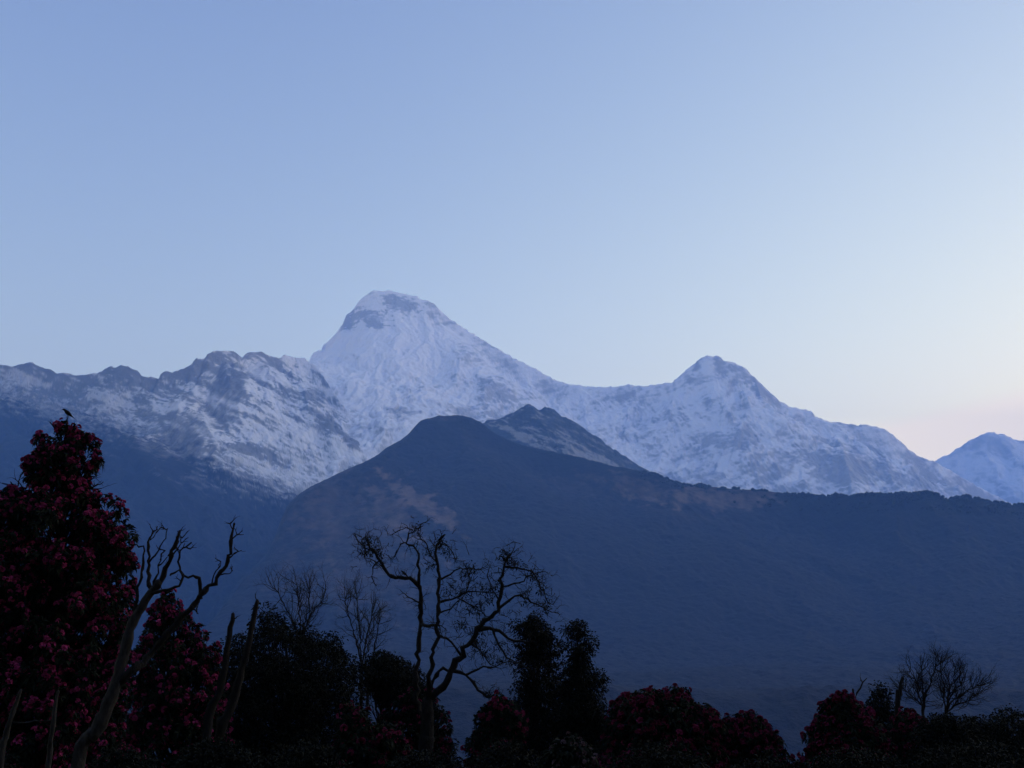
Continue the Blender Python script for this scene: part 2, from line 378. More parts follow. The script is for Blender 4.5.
Cm.Z += 2.5 * fbm(Cm.X / 40, Cm.Y / 40, 103, 3) * (1 - smoothstep(0, 90, D))
Cm.Z -= (40 + 90 * np.exp(-D / 1500)) * smoothstep(0, 500, D) * ridged((Cm.X + wx) / 560, (Cm.Y + wx) / 1100, 105, 6, 0.5)
Cm.Z += 6 * smoothstep(20, 200, D) * fbm(Cm.X / 40, Cm.Y / 40, 109, 3)
g = blobs(Cm, [(422,503,56,8,36,0.95),(400,520,50,14,45,0.35),(455,530,26,5,35,0.5),(395,487,14,3,30,0.4),(350,535,85,62,60,0.30),(330,560,40,3,65,0.18),(360,500,20,5,60,0.2),(320,520,30,20,60,0.13),(400,530,30,6,20,0.2),
    (712,498,58,11,0,0.8),(645,490,46,10,15,0.5),(580,490,40,7,15,0.16),(450,417,22,4,0,0.25),(470,440,20,10,40,0.1),(690,515,50,5,10,0.12)], wob=0.8, seed=25)
g = g * (0.75 + 0.55 * fbm(Cm.X / 90, Cm.Z / 60, 111, 4, 0.6))
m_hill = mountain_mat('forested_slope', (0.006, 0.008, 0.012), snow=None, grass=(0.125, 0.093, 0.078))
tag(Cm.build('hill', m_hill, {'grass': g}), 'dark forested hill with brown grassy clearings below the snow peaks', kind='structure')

# woodland on the hill: crowns too many to count
def hill_forest():
    rng = np.random.default_rng(7)
    nr, nc = Cm.X.shape
    n = 6500
    j = rng.integers(2, nc - 2, n); i0 = np.searchsorted(Cm.ds, 0)
    i = i0 + (rng.random(n) ** 1.9 * (nr - i0 - 3) * 0.85).astype(int)
    crest = rng.random(n) < 2
    i[crest] = i0 + (rng.random(crest.sum()) ** 2 * 16 - 1).astype(int)
    keep = (g[i, j] < 0.25) & ((Cm.D[i, j] > 240) | (project(Cm.X[i, j], Cm.Y[i, j], Cm.Z[i, j])[0] > 640)) & (project(Cm.X[i, j], Cm.Y[i, j], Cm.Z[i, j])[0] > rng.normal(640, 60, n) * crest) & (Cm.Z[i, j] > -1300)
    i = i[keep]; j = j[keep]; n = len(i)
    P = np.stack([Cm.X[i, j] + rng.normal(0, 4, n), Cm.Y[i, j] + rng.normal(0, 4, n), Cm.Z[i, j]], -1)
    h = rng.uniform(5, 13, n) * np.clip(1 + 0.9 * fbm(P[:, 0] / 70, P[:, 1] / 70, 401, 3), 0.4, 2.2); r = h * rng.uniform(0.5, 0.9, n)
    a = np.arange(5) * 2 * np.pi / 5
    V = []; 
    ring = lambda rr, zz: np.stack([P[:, None, 0] + (rr[:, None]) * np.cos(a)[None] * rng.uniform(.8, 1.2, (n, 5)), P[:, None, 1] + (rr[:, None]) * np.sin(a)[None] * rng.uniform(.8, 1.2, (n, 5)), np.repeat((P[:, 2] + zz)[:, None], 5, 1)], -1)
    V = np.concatenate([ring(r * 0.75, h * 0.0 - 2), ring(r, h * 0.5), (P + np.stack([r * 0, r * 0, h], -1))[:, None]], 1)
    b = np.arange(n)[:, None, None] * 11
    k = np.arange(5); k2 = (k + 1) % 5
    q = (b + np.stack([k, k2, k2 + 5, k + 5], -1)[None]).reshape(-1, 4)
    t = (b + np.stack([k + 5, k2 + 5, np.full(5, 10)], -1)[None]).reshape(-1, 3)
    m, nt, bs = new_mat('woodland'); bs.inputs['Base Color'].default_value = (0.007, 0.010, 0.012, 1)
    tag(mesh_obj('forest', V.reshape(-1, 3), [q, t], m), 'far off woodland along the crest of the dark hill', kind='stuff')
hill_forest()

# ------------------------------------------------------------------ ground: viewpoint hilltop, its falling side and the valley, one sheet
def ground_z(X, Y):
    X = np.asarray(X, float); Y = np.asarray(Y, float)
    d = np.maximum(0, Y - 3.0)
    z = -0.10 * d - 0.22 * np.maximum(0, d - 6) 
    z = z - 0.16 * np.maximum(0, d - 60)
    z = np.maximum(z, -1400)
    z = z + 0.75 * np.clip(-Y - 5, 0, 150)      # added rise behind the viewpoint, out of view, to shade the near trees
    z = np.maximum(z, -1400)
    return z + np.clip(np.hypot(X, Y) / 60, 0, 1) * 0.5 * fbm(X / 9, Y / 9, 201, 3) * 0.6 + 30 * np.clip(np.hypot(X, Y) / 3000, 0, 1) * fbm(X / 500, Y / 500, 203, 3)
def ground():
    s = np.concatenate([-np.geomspace(14000, 60, 60), np.arange(-58, 59, 1.5), np.geomspace(60, 14000, 60)])
    t = np.concatenate([-np.geomspace(2900, 31, 40), np.arange(-30, 100, 1.5), np.geomspace(101, 25000, 90)])
    Xg, Yg = np.meshgrid(s, t); Z = ground_z(Xg, Yg)
    I = np.arange(Z.size).reshape(Z.shape)
    q = np.stack([I[:-1, :-1], I[:-1, 1:], I[1:, 1:], I[1:, :-1]], -1).reshape(-1, 4)
    m, nt, b = new_mat('leaf_litter_soil')
    c = nmix(nt, nnoise(nt, 1.5, 6), (0.020, 0.016, 0.011), (0.05, 0.045, 0.028))
    nt.links.new(c, b.inputs['Base Color'])
    tag(mesh_obj('ground', np.stack([Xg, Yg, Z], -1).reshape(-1, 3), q, m, smooth=True), 'dark hillside falling to the valley floor', kind='structure')
ground()

# ------------------------------------------------------------------ the air between here and the mountains
def haze():
    me = bpy.data.meshes.new('haze'); bm = bmesh.new()
    bmesh.ops.create_cube(bm, size=1.0)
    x0, x1, y0, y1, z0, z1 = -14500, 14500, -3000, 25500, -1600, 4700
    for v in bm.verts:
        v.co = ((x0 + x1) / 2 + v.co.x * (x1 - x0), (y0 + y1) / 2 + v.co.y * (y1 - y0), (z0 + z1) / 2 + v.co.z * (z1 - z0))
    bm.to_mesh(me); bm.free()
    o = bpy.data.objects.new('haze', me); col.objects.link(o)
    m = bpy.data.materials.new('haze_air'); m.use_nodes = True; nt = m.node_tree
    for n in list(nt.nodes):
        if n.type == 'BSDF_PRINCIPLED': nt.nodes.remove(n)
    v = nt.nodes.new('ShaderNodeVolumePrincipled')
    v.inputs['Color'].default_value = HAZE_COLOR; v.inputs['Density'].default_value = HAZE_DENSITY
    v.inputs['Anisotropy'].default_value = 0.0
    nt.links.new(v.outputs[0], nt.nodes['Material Output'].inputs['Volume'])
    me.materials.append(m)
    tag(o, 'thin blue morning haze in the valley air', kind='stuff')
haze()

# ================================================================== foreground trees
def bark_mat(name, c1, c2, scale=18.0):
    m, nt, b = new_mat(name)
    nt.links.new(nmix(nt, nnoise(nt, scale, 6, 0.65, vec=(1, 1, 0.35)), c1, c2), b.inputs['Base Color'])
    bp = nt.nodes.new('ShaderNodeBump'); bp.inputs['Strength'].default_value = 0.8; bp.inputs['Distance'].default_value = 0.02
    nt.links.new(nnoise(nt, scale * 2, 5, 0.7, vec=(1, 1, 0.3)), bp.inputs['Height']); nt.links.new(bp.outputs[0], b.inputs['Normal'])
    return m
def leaf_mat(name, c1, c2, rough=0.75):
    m, nt, b = new_mat(name)
    nt.links.new(nmix(nt, nnoise(nt, 3.0, 4, 0.6), c1, c2), b.inputs['Base Color'])
    b.inputs['Roughness'].default_value = rough; b.inputs['Specular IOR Level'].default_value = 0.06
    return m
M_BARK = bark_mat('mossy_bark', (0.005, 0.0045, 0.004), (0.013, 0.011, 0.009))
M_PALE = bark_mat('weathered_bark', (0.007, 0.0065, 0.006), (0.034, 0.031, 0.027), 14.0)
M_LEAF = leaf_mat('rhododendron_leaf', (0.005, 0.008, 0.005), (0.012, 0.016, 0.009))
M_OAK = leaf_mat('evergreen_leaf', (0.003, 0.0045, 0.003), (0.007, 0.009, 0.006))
M_RED = leaf_mat('crimson_petal', (0.17, 0.016, 0.055), (0.46, 0.060, 0.17), 0.75)
M_PINK = leaf_mat('pale_pink_petal', (0.10, 0.06, 0.07), (0.18, 0.12, 0.14), 0.6)
M_DARKRED = leaf_mat('dark_red_petal', (0.10, 0.010, 0.028), (0.21, 0.024, 0.068), 0.75)

class Geo:
    """collects tubes and leaf faces of one part"""
    def __init__(self): self.V = []; self.Q = []; self.T = []; self.n = 0
    def add(self, V, Q=None, T=None):
        V = np.asarray(V, float)
        if Q is not None and len(Q): self.Q.append(np.asarray(Q) + self.n)
        if T is not None and len(T): self.T.append(np.asarray(T) + self.n)
        self.V.append(V); self.n += len(V)
    def tube(self, P, r, sides=7, rough=0.12, rng=None):
        P = np.asarray(P, float); r = np.asarray(r, float); n = len(P)
        t = np.gradient(P, axis=0); t /= np.linalg.norm(t, axis=1)[:, None] + 1e-9
        ref = np.array([0.31, 0.95, 0.05]) if abs(t[0] @ np.array([0.31, 0.95, 0.05])) < 0.9 else np.array([1.0, 0, 0])
        u = np.cross(t, ref); u /= np.linalg.norm(u, axis=1)[:, None] + 1e-9
        v = np.cross(t, u)
        a = np.arange(sides) * 2 * np.pi / sides
        rr = r[:, None] * (1 + (rng.normal(0, rough, (n, sides)) if rng is not None else 0))
        V = P[:, None] + rr[..., None] * (np.cos(a)[None, :, None] * u[:, None] + np.sin(a)[None, :, None] * v[:, None])
        V = np.concatenate([V.reshape(-1, 3), P[:1] - t[:1] * r[0] * 0.3, P[-1:] + t[-1:] * r[-1]])
        k = np.arange(sides); k2 = (k + 1) % sides
        Q = np.concatenate([np.stack([i * sides + k, i * sides + k2, (i + 1) * sides + k2, (i + 1) * sides + k], -1) for i in range(n - 1)])
        T = np.concatenate([np.stack([k2, k, np.full(sides, n * sides)], -1), np.stack([(n - 1) * sides + k, (n - 1) * sides + k2, np.full(sides, n * sides + 1)], -1)])
        self.add(V, Q, T)
    def twigs(self, segs, sides=3):
        """many short straight pieces at once: segs = array (n, 8) of p0, p1, r0, r1"""
        S = np.asarray(segs, float)
        if not len(S): return
        p0, p1 = S[:, :3], S[:, 3:6]; t = p1 - p0; t /= np.linalg.norm(t, axis=1)[:, None] + 1e-9
        u = np.cross(t, np.array([0.3, 0.93, 0.2])); u /= np.linalg.norm(u, axis=1)[:, None] + 1e-9; v = np.cross(t, u)
        a = np.arange(sides) * 2 * np.pi / sides
        off = np.cos(a)[None, :, None] * u[:, None] + np.sin(a)[None, :, None] * v[:, None]
        V = np.concatenate([p0[:, None] + off * S[:, 6][:, None, None], p1[:, None] + off * S[:, 7][:, None, None]], 1)
        b = np.arange(len(S))[:, None, None] * 2 * sides; k = np.arange(sides); k2 = (k + 1) % sides
        self.add(V.reshape(-1, 3), (b + np.stack([k, k2, k2 + sides, k + sides], -1)[None]).reshape(-1, 4))
    def leaves(self, P, Dr, L, W, droop=0.35, rng=None):
        """bent leaves: a diamond of two quads along direction Dr, from points P"""
        n = len(P)
        if not n: return
        Dr = Dr / (np.linalg.norm(Dr, axis=1)[:, None] + 1e-9)
        rn = rng.normal(0, 1, (n, 3)); S = np.cross(Dr, rn); S /= np.linalg.norm(S, axis=1)[:, None] + 1e-9
        L = L * rng.uniform(0.7, 1.25, n)[:, None]; W = W * rng.uniform(0.75, 1.2, n)[:, None]
        mid = P + Dr * L * 0.5; tip = P + Dr * L + np.array([0, 0, -1.0]) * L * droop
        V = np.stack([P, mid + S * W * 0.5, tip, mid - S * W * 0.5, mid + np.cross(Dr, S) * W * 0.18], 1).reshape(-1, 3)
        b = np.arange(n)[:, None] * 5
        T = np.concatenate([b + np.array([[0, 1, 4]]), b + np.array([[1, 2, 4]]), b + np.array([[2, 3, 4]]), b + np.array([[3, 0, 4]])])
        self.add(V, None, T)
    def build(self, name, mat, parent, smooth=False, origin=None):
        V = np.concatenate(self.V)
        if origin is not None: V = V - np.array(origin)[None]
        f = []
        if self.Q: f.append(np.concatenate(self.Q))
        if self.T: f.append(np.concatenate(self.T))
        return mesh_obj(name, V, f, mat, parent, smooth)

def unit(rng, n, up=0.0):
    v = rng.normal(0, 1, (n, 3)); v /= np.linalg.norm(v, axis=1)[:, None]; v[:, 2] += up
    return v / np.linalg.norm(v, axis=1)[:, None]

def spline(P, r, step):
    P = np.asarray(P, float); r = np.asarray(r, float)
    if len(P) < 2: return P, r
    E = np.vstack([2 * P[0] - P[1], P, 2 * P[-1] - P[-2]]); out = []; rr = []
    for i in range(len(P) - 1):
        p0, p1, p2, p3 = E[i:i + 4]; m = max(2, int(np.linalg.norm(p2 - p1) / step))
        for t in np.arange(m) / m:
            out.append(0.5 * ((2 * p1) + (p2 - p0) * t + (2 * p0 - 5 * p1 + 4 * p2 - p3) * t * t + (3 * p1 - p0 - 3 * p2 + p3) * t ** 3)); rr.append(r[i] * (1 - t) + r[i + 1] * t)
    out.append(P[-1]); rr.append(r[-1])
    return np.array(out), np.array(rr)

def limb(g, pts, Y, r0, r1, rng, knob=0.03, sides=7):
    """pts: (x, y[, depth offset]) photo pixels at about depth Y; radii in photo pixels"""
    px = Y / F
    P = [np.array(at(p[0], p[1], Y + (p[2] if len(p) > 2 else 0))[:]) for p in pts]
    P, r = spline(P, np.linspace(r0, r1, len(P)) * px * 0.75, 4.5 * px)
    s_ = np.arange(len(P)) * 0.55 + rng.uniform(0, 99)
    P = P + np.minimum(1, np.arange(len(P)) / 4.0)[:, None] * np.stack([perlin(s_, s_ * 0, k) for k in (7, 8, 9)], -1) * 3.2 * px
    n = len(P); w = np.minimum(1, np.arange(n) / 3.0)[:, None]
    P = P + w * rng.normal(0, 1, (n, 3)) * knob * 1.0 * r.clip(0.01)[:, None] * 8
    r = r * (1 + 0.16 * rng.normal(0, 1, n).clip(-1.5, 1.8))
    g.tube(P, r, sides, 0.12, rng)
    return P, r

def twiggery(segs, rng, p, d, length, r, levels, gnarl=0.45, spread=0.7, up=0.05, kids=3, tips=None, seg=5):
    """a crooked twig that forks"""
    d = d / np.linalg.norm(d); q = np.array(p, float); step = length / seg
    for i in range(seg):
        d = d + rng.normal(0, gnarl, 3) * 0.5 + np.array([0, 0, up]); d /= np.linalg.norm(d)
        n = q + d * step; ra = r * (1 - 0.6 * i / seg); rb = r * (1 - 0.6 * (i + 1) / seg)
        segs.append((*q, *n, ra, rb)); q = n
        if levels > 0 and i > 0 and rng.random() < kids / (seg - 1):
            s = rng.normal(0, 1, 3); s -= d * (s @ d); s /= np.linalg.norm(s) + 1e-9
            twiggery(segs, rng, q, d * (1 - spread * 0.5) + s * spread, length * rng.uniform(0.45, 0.75), rb * 0.7, levels - 1, gnarl, spread, up, kids, tips, seg)
    if tips is not None: tips.append(q)

def crown_points(profile, Y, n, cr, rng, depth=0.85, inner=0.45, lean=0):
    """clump centres inside a crown whose outline is (y, left, right) in photo pixels at depth Y; cr = clump radius in pixels"""
    pr = np.array(sorted(profile), float); px = Y / F
    wts = np.maximum(4, (pr[:, 2] - pr[:, 1]) / 2)
    ys = np.linspace(pr[0, 0], pr[-1, 0], 400); w = np.interp(ys, pr[:, 0], wts) ** 1.1
    y = rng.choice(ys, n, p=w / w.sum())
    l = np.interp(y, pr[:, 0], pr[:, 1]); rgt = np.interp(y, pr[:, 0], pr[:, 2])
    hw = np.maximum((rgt - l) / 2 - cr * 0.8, 1.5); cx = (l + rgt) / 2
    th = rng.uniform(0, 2 * np.pi, n); rad = np.sqrt(rng.uniform(inner ** 2, 1, n))
    X = cx + rad * hw * np.cos(th); dep = rad * np.sin(th) * hw * px * depth
    return np.array([at(a, b, Y)[:] for a, b in zip(X, y + cr * 0.6)]) + np.stack([dep * 0, dep, dep * 0], -1)

def trunk_base(x, y, Y):
    p = at(x, y, Y); return np.array([p.x, p.y, float(ground_z(p.x, p.y)) - 0.15])

def rosettes(gl, gf, C, cr, rng, per=7, nl=8, L=0.125, W=0.038, flower=0.3, fr=0.062, florets=10):
    """leaf whorls (and flower trusses) over the outside of each clump"""
    n = len(C); U = unit(rng, n * per, 0.25).reshape(n, per, 3)
    R0 = cr * rng.uniform(0.65, 1.1, (n, per, 1)); P = (C[:, None] + U * R0).reshape(-1, 3); A_ = U.reshape(-1, 3)
    m = len(P)
    for k in range(nl):
        s = unit(rng, m); s -= A_ * (s * A_).sum(1)[:, None]; s /= np.linalg.norm(s, axis=1)[:, None] + 1e-9
        gl.leaves(P, s * 0.9 + A_ * rng.uniform(-0.1, 0.7, (m, 1)), L, W, 0.3, rng)
    if gf is not None and flower > 0:
        own = np.repeat(fbm(C[:, 0] / 0.55 + C[:, 1] * 0.8, C[:, 2] / 0.55, 77, 3) + rng.normal(0, 0.25, n) > -0.42, per)
        sel = (rng.random(m) < flower * 1.7) & own & (A_[:, 2] > -0.35)
        FP = P[sel] + A_[sel] * 0.05; FA = A_[sel]; q = len(FP)
        sz = fr * rng.uniform(0.7, 1.2, q)
        for k in range(florets):
            d = unit(rng, q) + FA * 0.75; d /= np.linalg.norm(d, axis=1)[:, None]
            c = FP + d * sz[:, None] * 0.35; e = FP + d * sz[:, None]
            s = np.cross(d, np.array([0.2, 0.5, 0.84])); s /= np.linalg.norm(s, axis=1)[:, None] + 1e-9; t = np.cross(d, s)
            ring = []
            for a in range(5):
                an = a * 2 * np.pi / 5; rr = (sz * rng.uniform(0.38, 0.6, q))[:, None]
                ring.append(e + (s * math.cos(an) + t * math.sin(an)) * rr)
            V = np.stack([c] + ring, 1).reshape(-1, 3); b = np.arange(q)[:, None] * 6
            T = np.concatenate([b + np.array([[0, 1 + a, 1 + (a + 1) % 5]]) for a in range(5)])
            gf.add(V, None, T)

def leafy(gl, C, cr, rng, per=70, L=0.07, W=0.035):
    n = len(C); U = unit(rng, n * per, 0.15)
    cr = np.repeat(rng.uniform(0.6, 1.5, (n, 1)), per, 0) * cr
    P = np.repeat(C, per, 0) + U * cr * np.cbrt(rng.uniform(0.15, 1, (n * per, 1))) * np.array([1.15, 1.15, 0.8])
    gl.leaves(P, U + rng.normal(0, 0.6, (n * per, 3)), L, W, 0.3, rng)

def inner_limbs(g, base, C, rng, Y, r_px, frac=0.35, trunk_top=None, bend=0.12):
    """crooked limbs from the trunk to some of the clumps"""
    px = Y / F; top = trunk_top; n = max(4, int(len(C) * frac)); segs = []
    for c in C[rng.permutation(len(C))[:n]]:
        t = np.clip((c[2] - base[2]) / max(0.3, top[2] - base[2]) - 0.18, 0.15, 0.97)
        s = base + (top - base) * t; L = np.linalg.norm(c - s); q = s; k = 5
        for i in range(k):
            e = s + (c - s) * (i + 1) / k + rng.normal(0, bend * L / k, 3) * (i < k - 1) + np.array([0, 0, -0.10 * L * math.sin(math.pi * (i + 1) / k)])
            r = r_px * px * (1 - 0.15 * i); segs.append((*q, *e, r, r * 0.85)); q = e
    g.twigs(segs, 5)

def start_tree(name, Y, x, y, label, cat='tree', group=None):
    b = trunk_base(x, y, Y); e = empty(name, tuple(b)); tag(e, label, cat, group)
    return e, b

def rhododendron(Y, base_x, top, profile, label, n, cr_px, seed, flower=0.3, mat_f=None, trunk_r=5, mid=(), group=None, per=7, name='rhododendron_tree', fr=0.062, depth=0.85, inner=0.45):
    rng = np.random.default_rng(seed); px = Y / F
    e, b = start_tree(name, Y, base_x, 768, label, group=group)
    gt = Geo(); tp = np.array(at(top[0], top[1], Y)[:])
    pts = [b] + [np.array(at(p[0], p[1], Y)[:]) for p in mid] + [tp]
    P, r = spline(pts, np.linspace(trunk_r * px, 0.5 * px, len(pts)), 0.25)
    gt.tube(P, r, 8, 0.12, rng)
    C = crown_points(profile, Y, n, cr_px, rng, depth, inner)
    inner_limbs(gt, b, C, rng, Y, 0.9, 0.4, tp)
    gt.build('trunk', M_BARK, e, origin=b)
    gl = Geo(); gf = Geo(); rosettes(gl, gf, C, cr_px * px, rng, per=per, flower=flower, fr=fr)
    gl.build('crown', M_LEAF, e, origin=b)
    if flower > 0: tag(gf.build('blossoms', mat_f or M_RED, e, origin=b), kind='stuff')
    return e

def evergreen(Y, base_x, top, profile, label, n, cr_px, seed, per=70, trunk_r=4, mid=(), group=None, name='evergreen_tree', L=0.075, inner=0.35, depth=0.85, extra=None):
    rng = np.random.default_rng(seed); px = Y / F
    e, b = start_tree(name, Y, base_x, 768, label, group=group)
    gt = Geo(); tp = np.array(at(top[0], top[1], Y)[:])
    pts = [b] + [np.array(at(p[0], p[1], Y)[:]) for p in mid] + [tp]
    P, r = spline(pts, np.linspace(trunk_r * px, 0.5 * px, len(pts)), 0.25); gt.tube(P, r, 8, 0.12, rng)
    C = crown_points(profile, Y, n, cr_px, rng, depth, inner)
    inner_limbs(gt, b, C, rng, Y, 0.8, 0.4, tp)
    if extra: extra(gt, rng)
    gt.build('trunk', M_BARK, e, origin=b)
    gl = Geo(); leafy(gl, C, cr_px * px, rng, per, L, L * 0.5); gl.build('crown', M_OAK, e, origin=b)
    return e

# ------------------------------------------------------------------ 1. the tall flowering rhododendron on the left
prof1 = [(428,60,74),(431,58,80),(438,44,87),(446,37,94),(455,28,97),(463,24,99),(472,18,96),(482,10,92),(490,4,96),(498,-6,104),(506,-12,112),(514,-22,120),(523,-28,128),(532,-32,133),(545,-36,131),(560,-38,134),(580,-40,134),(600,-42,133),(622,-44,132),(650,-46,132),(690,-48,134),(730,-48,136),(770,-46,138)]
def tall_rhododendron():
    rng = np.random.default_rng(11); Y = 20.0; px = Y / F
    e, b = start_tree('rhododendron_tree', Y, 50, 768, 'tall crimson flowering rhododendron with a narrow pointed top where a bird perches')
    gt = Geo(); pts = [b] + [np.array(at(*p, Y)[:]) for p in ((50,700),(54,620),(60,540),(64,480),(66,440),(67,419))]
    P, r = spline(pts, np.array([9, 7, 6, 4.5, 2.6, 1.6, 0.7]) * px, 0.2); gt.tube(P, r, 9, 0.1, rng)
    C = crown_points(prof1, Y, 1150, 6.0, rng, 0.9, 0.25)
    z = (C[:, 2] - CAMZ) * F / Y; y = HOR - z
    keep = rng.random(len(C)) < np.where(y < 470, 0.75, np.where(y < 505, 0.9, 0.95)); C = C[keep]
    extra = np.array([at(x_, y_, Y + d)[:] for x_, y_, d in ((41,441,0),(44,446,.2),(74,432,0),(80,437,-.2),(76,440,.1),(87,441,0),(91,445,.1),(95,459,0),(97,465,-.1),(62,427,0),(38,455,0),(34,463,0),(99,499,0),(104,500,.1),(116,506,0),(121,515,0),(128,531,0),(130,536,.2),(125,545,0))])
    C = np.concatenate([C, extra])
    inner_limbs(gt, b, C, rng, Y, 0.8, 0.45, P[-1])
    segs = []
    for (x0, y0, x1, y1) in ((62,440,56,418),(60,445,53,428),(66,425,67,416),(24,492,2,482),(24,490,12,478),(18,486,20,472),(28,480,24,470),(86,478,99,479),(84,486,100,489),(86,484,97,474),(80,470,92,455),(70,465,82,448),(90,489,101,485)):
        a = np.array(at(x0, y0, Y)[:]); c = np.array(at(x1, y1, Y + rng.normal(0, .15))[:])
        twiggery(segs, rng, a, c - a, np.linalg.norm(c - a), 0.9 * px, 1, 0.25, 0.6, 0.02, 2)
    gt.twigs(segs, 4)
    gt.build('trunk', M_BARK, e, origin=b)
    gl = Geo(); gf = Geo(); rosettes(gl, gf, C, 6.0 * px, rng, per=10, flower=0.50, fr=0.047)
    gl.build('crown', M_LEAF, e, origin=b); tag(gf.build('blossoms', M_RED, e, origin=b), kind='stuff')
tall_rhododendron()

# ------------------------------------------------------------------ 2. the pale dead tree leaning beside it
def dead_tree():
    rng = np.random.default_rng(21); Y = 16.0; px = Y / F
    e, b = start_tree('dead_tree', Y, 62, 768, 'pale dead tree leaning right, its crooked bare limbs raised beside the tall flowering tree')
    gt = Geo(); p0 = at(62, 768, Y)
    P = [b] + [np.array(at(*p, Y)[:]) for p in ((78,764),(96,732),(108,705),(117,680),(124,652),(132,624),(142,607),(152,591),(160,582))]
    P, r = spline(P, np.array([9, 7.4, 6.6, 6.0, 5.7, 5.2, 4.7, 4.2, 3.7, 3.2]) * px, 0.08)
    P = P + rng.normal(0, 0.006, P.shape); gt.tube(P, r * (1 + 0.07 * rng.normal(0, 1, len(r))), 10, 0.08, rng)
    gt.build('trunk', M_PALE, e, origin=b)
    def br(main, subs, r0, r1):
        g = Geo(); limb(g, main, Y, r0, r1, rng)
        for s, a, c in subs: limb(g, s, Y, a, c, rng, sides=6)
        segs = []
        for s in [main] + [s[0] for s in subs]:
            for _ in range(2):
                i = rng.integers(1, len(s)); q = np.array(at(s[i][0], s[i][1], Y)[:])
                twiggery(segs, rng, q, np.array([rng.normal(0, 1), rng.normal(0, .5), 0.5]), rng.uniform(5, 10) * px, 0.7 * px, 1, 0.3, 0.7, 0.1, 2)
        g.twigs(segs, 4); g.build('branch', M_BARK, e, origin=b)
    br([(158,585),(166,570),(173,552,-.1),(176,541,-.1),(179,532,-.1)], [([(172,556),(178,548),(181,543)], 1.2, .5), ([(178,536),(182,538)], .9, .4)], 3.6, 2.2)
    br([(117,684),(132,672),(150,655,.2),(168,634,.2),(182,617,.2),(200,597,.2),(213,582,.2),(226,566,.2),(230,552,.2),(231,537,.2),(235,523,.2)],
       [([(212,583),(214,574),(218,568),(221,562)], 1.2, .5), ([(229,558),(234,554),(238,551)], 1.3, .5), ([(231,540),(237,535),(243,534)], 1.1, .5), ([(220,575),(228,573),(232,571)], .9, .4),
        ([(192,606),(196,612),(198,614)], 1.2, .5), ([(233,530),(230,524),(232,521)], .8, .4)], 5.2, 1.5)
    br([(200,599,.2),(200,591,.2),(199,579,.1),(193,576,0),(184,576,0),(180,567,0),(179,557,0),(180,551,0),(186,547,0),(191,543,0)], [([(180,556),(177,549),(177,545)], 1, .4), ([(187,547),(190,549)], .7, .4)], 2.6, .8)
    br([(150,594),(162,591,-.1),(175,588,-.1),(181,581,-.1),(182,573,-.1),(175,573,-.1),(170,575,-.1)], [], 2.4, 1.0)
    br([(134,618),(137,595),(141,578),(143,562),(144,551),(139,546),(133,544)], [([(138,590),(131,575),(128,568)], 1, .4)], 2.4, .9)
    br([(146,602),(150,590),(149,572,.1),(148,556,.1),(148,546,.1),(150,539,.1),(154,532,.1),(157,526,.1)], [([(149,562),(155,555),(162,546),(165,537),(167,530)], 1.5, .6), ([(150,540),(154,537),(156,533)], .9, .4)], 2.6, .8)
    br([(152,592),(155,582),(157,572),(160,560),(165,551)], [([(158,566),(164,562),(168,556)], 1.1, .5)], 1.9, .8)
    br([(142,608),(136,605),(130,601),(127,600)], [], 2.2, .9)
dead_tree()

# a pale bare sapling and a thin leaning stem at the lower left corner
def sapling():
    rng = np.random.default_rng(31); Y = 12.0; px = Y / F
    e, b = start_tree('bare_sapling', Y, 46, 800, 'slim pale bare stem standing in front of the tall flowering tree')
    g = Geo(); P = [b] + [np.array(at(*p, Y)[:]) for p in ((48,768),(51,740),(55,712),(57,692))]
    P, r = spline(P, np.array([3.2, 2.6, 2.3, 2.0, 1.5]) * px, 0.06); P = P + rng.normal(0, 0.004, P.shape); g.tube(P, r, 8, 0.1, rng)
    g.build('trunk', M_PALE, e, origin=b)
    Y = 14.0; px = Y / F
    e, b = start_tree('bare_sapling', Y, -4, 800, 'thin leaning bare stem with one low side branch in the lower left corner')
    g = Geo(); P = [b] + [np.array(at(*p, Y)[:]) for p in ((0,768),(5,738),(13,712),(21,690))]
    P, r = spline(P, np.array([4, 3.4, 3, 2.4, 1.4]) * px, 0.08); g.tube(P, r, 8, 0.1, rng); g.build('trunk', M_PALE, e, origin=b)
    g = Geo(); limb(g, [(10,722),(22,723),(36,722),(50,720)], Y, 1.3, 0.6, rng, 0.01); g.build('branch', M_PALE, e, origin=b)
sapling()

# ------------------------------------------------------------------ 3. behind the dead tree
rhododendron(24, 178, (178, 612), [(594,162,174),(600,150,180),(610,146,186),(622,145,205),(632,144,214),(645,136,220),(670,128,226),(720,118,232),(775,110,236)],
    'broad red flowering rhododendron behind the forked dead tree', 480, 6.5, 41, flower=0.24, mat_f=M_RED, mid=((180,700),), trunk_r=6)
def snag(Y, pts, r0, r1, label, seed, mat=None, group='broken trunks above the dark evergreen'):
    rng = np.random.default_rng(seed); px = Y / F
    e, b = start_tree('snag', Y, pts[0][0], pts[0][1], label, 'dead trunk', group)
    g = Geo(); P = [b] + [np.array(at(*p, Y)[:]) for p in pts[1:]]
    P, r = spline(P, np.linspace(r0, r1, len(P)) * px, 0.15); P = P + rng.normal(0, 0.008, P.shape); g.tube(P, r * (1 + .1 * rng.normal(0, 1, len(r))), 8, 0.12, rng)
    s = []
    for _ in range(4):
        i = rng.integers(len(P) // 2, len(P)); twiggery(s, rng, P[i], np.array([rng.normal(0, 1), rng.normal(0, .5), .6]), 7 * px, 0.7 * px, 1, .3, .7, .1, 2)
    g.twigs(s, 4); g.build('trunk', mat or M_BARK, e, origin=b)
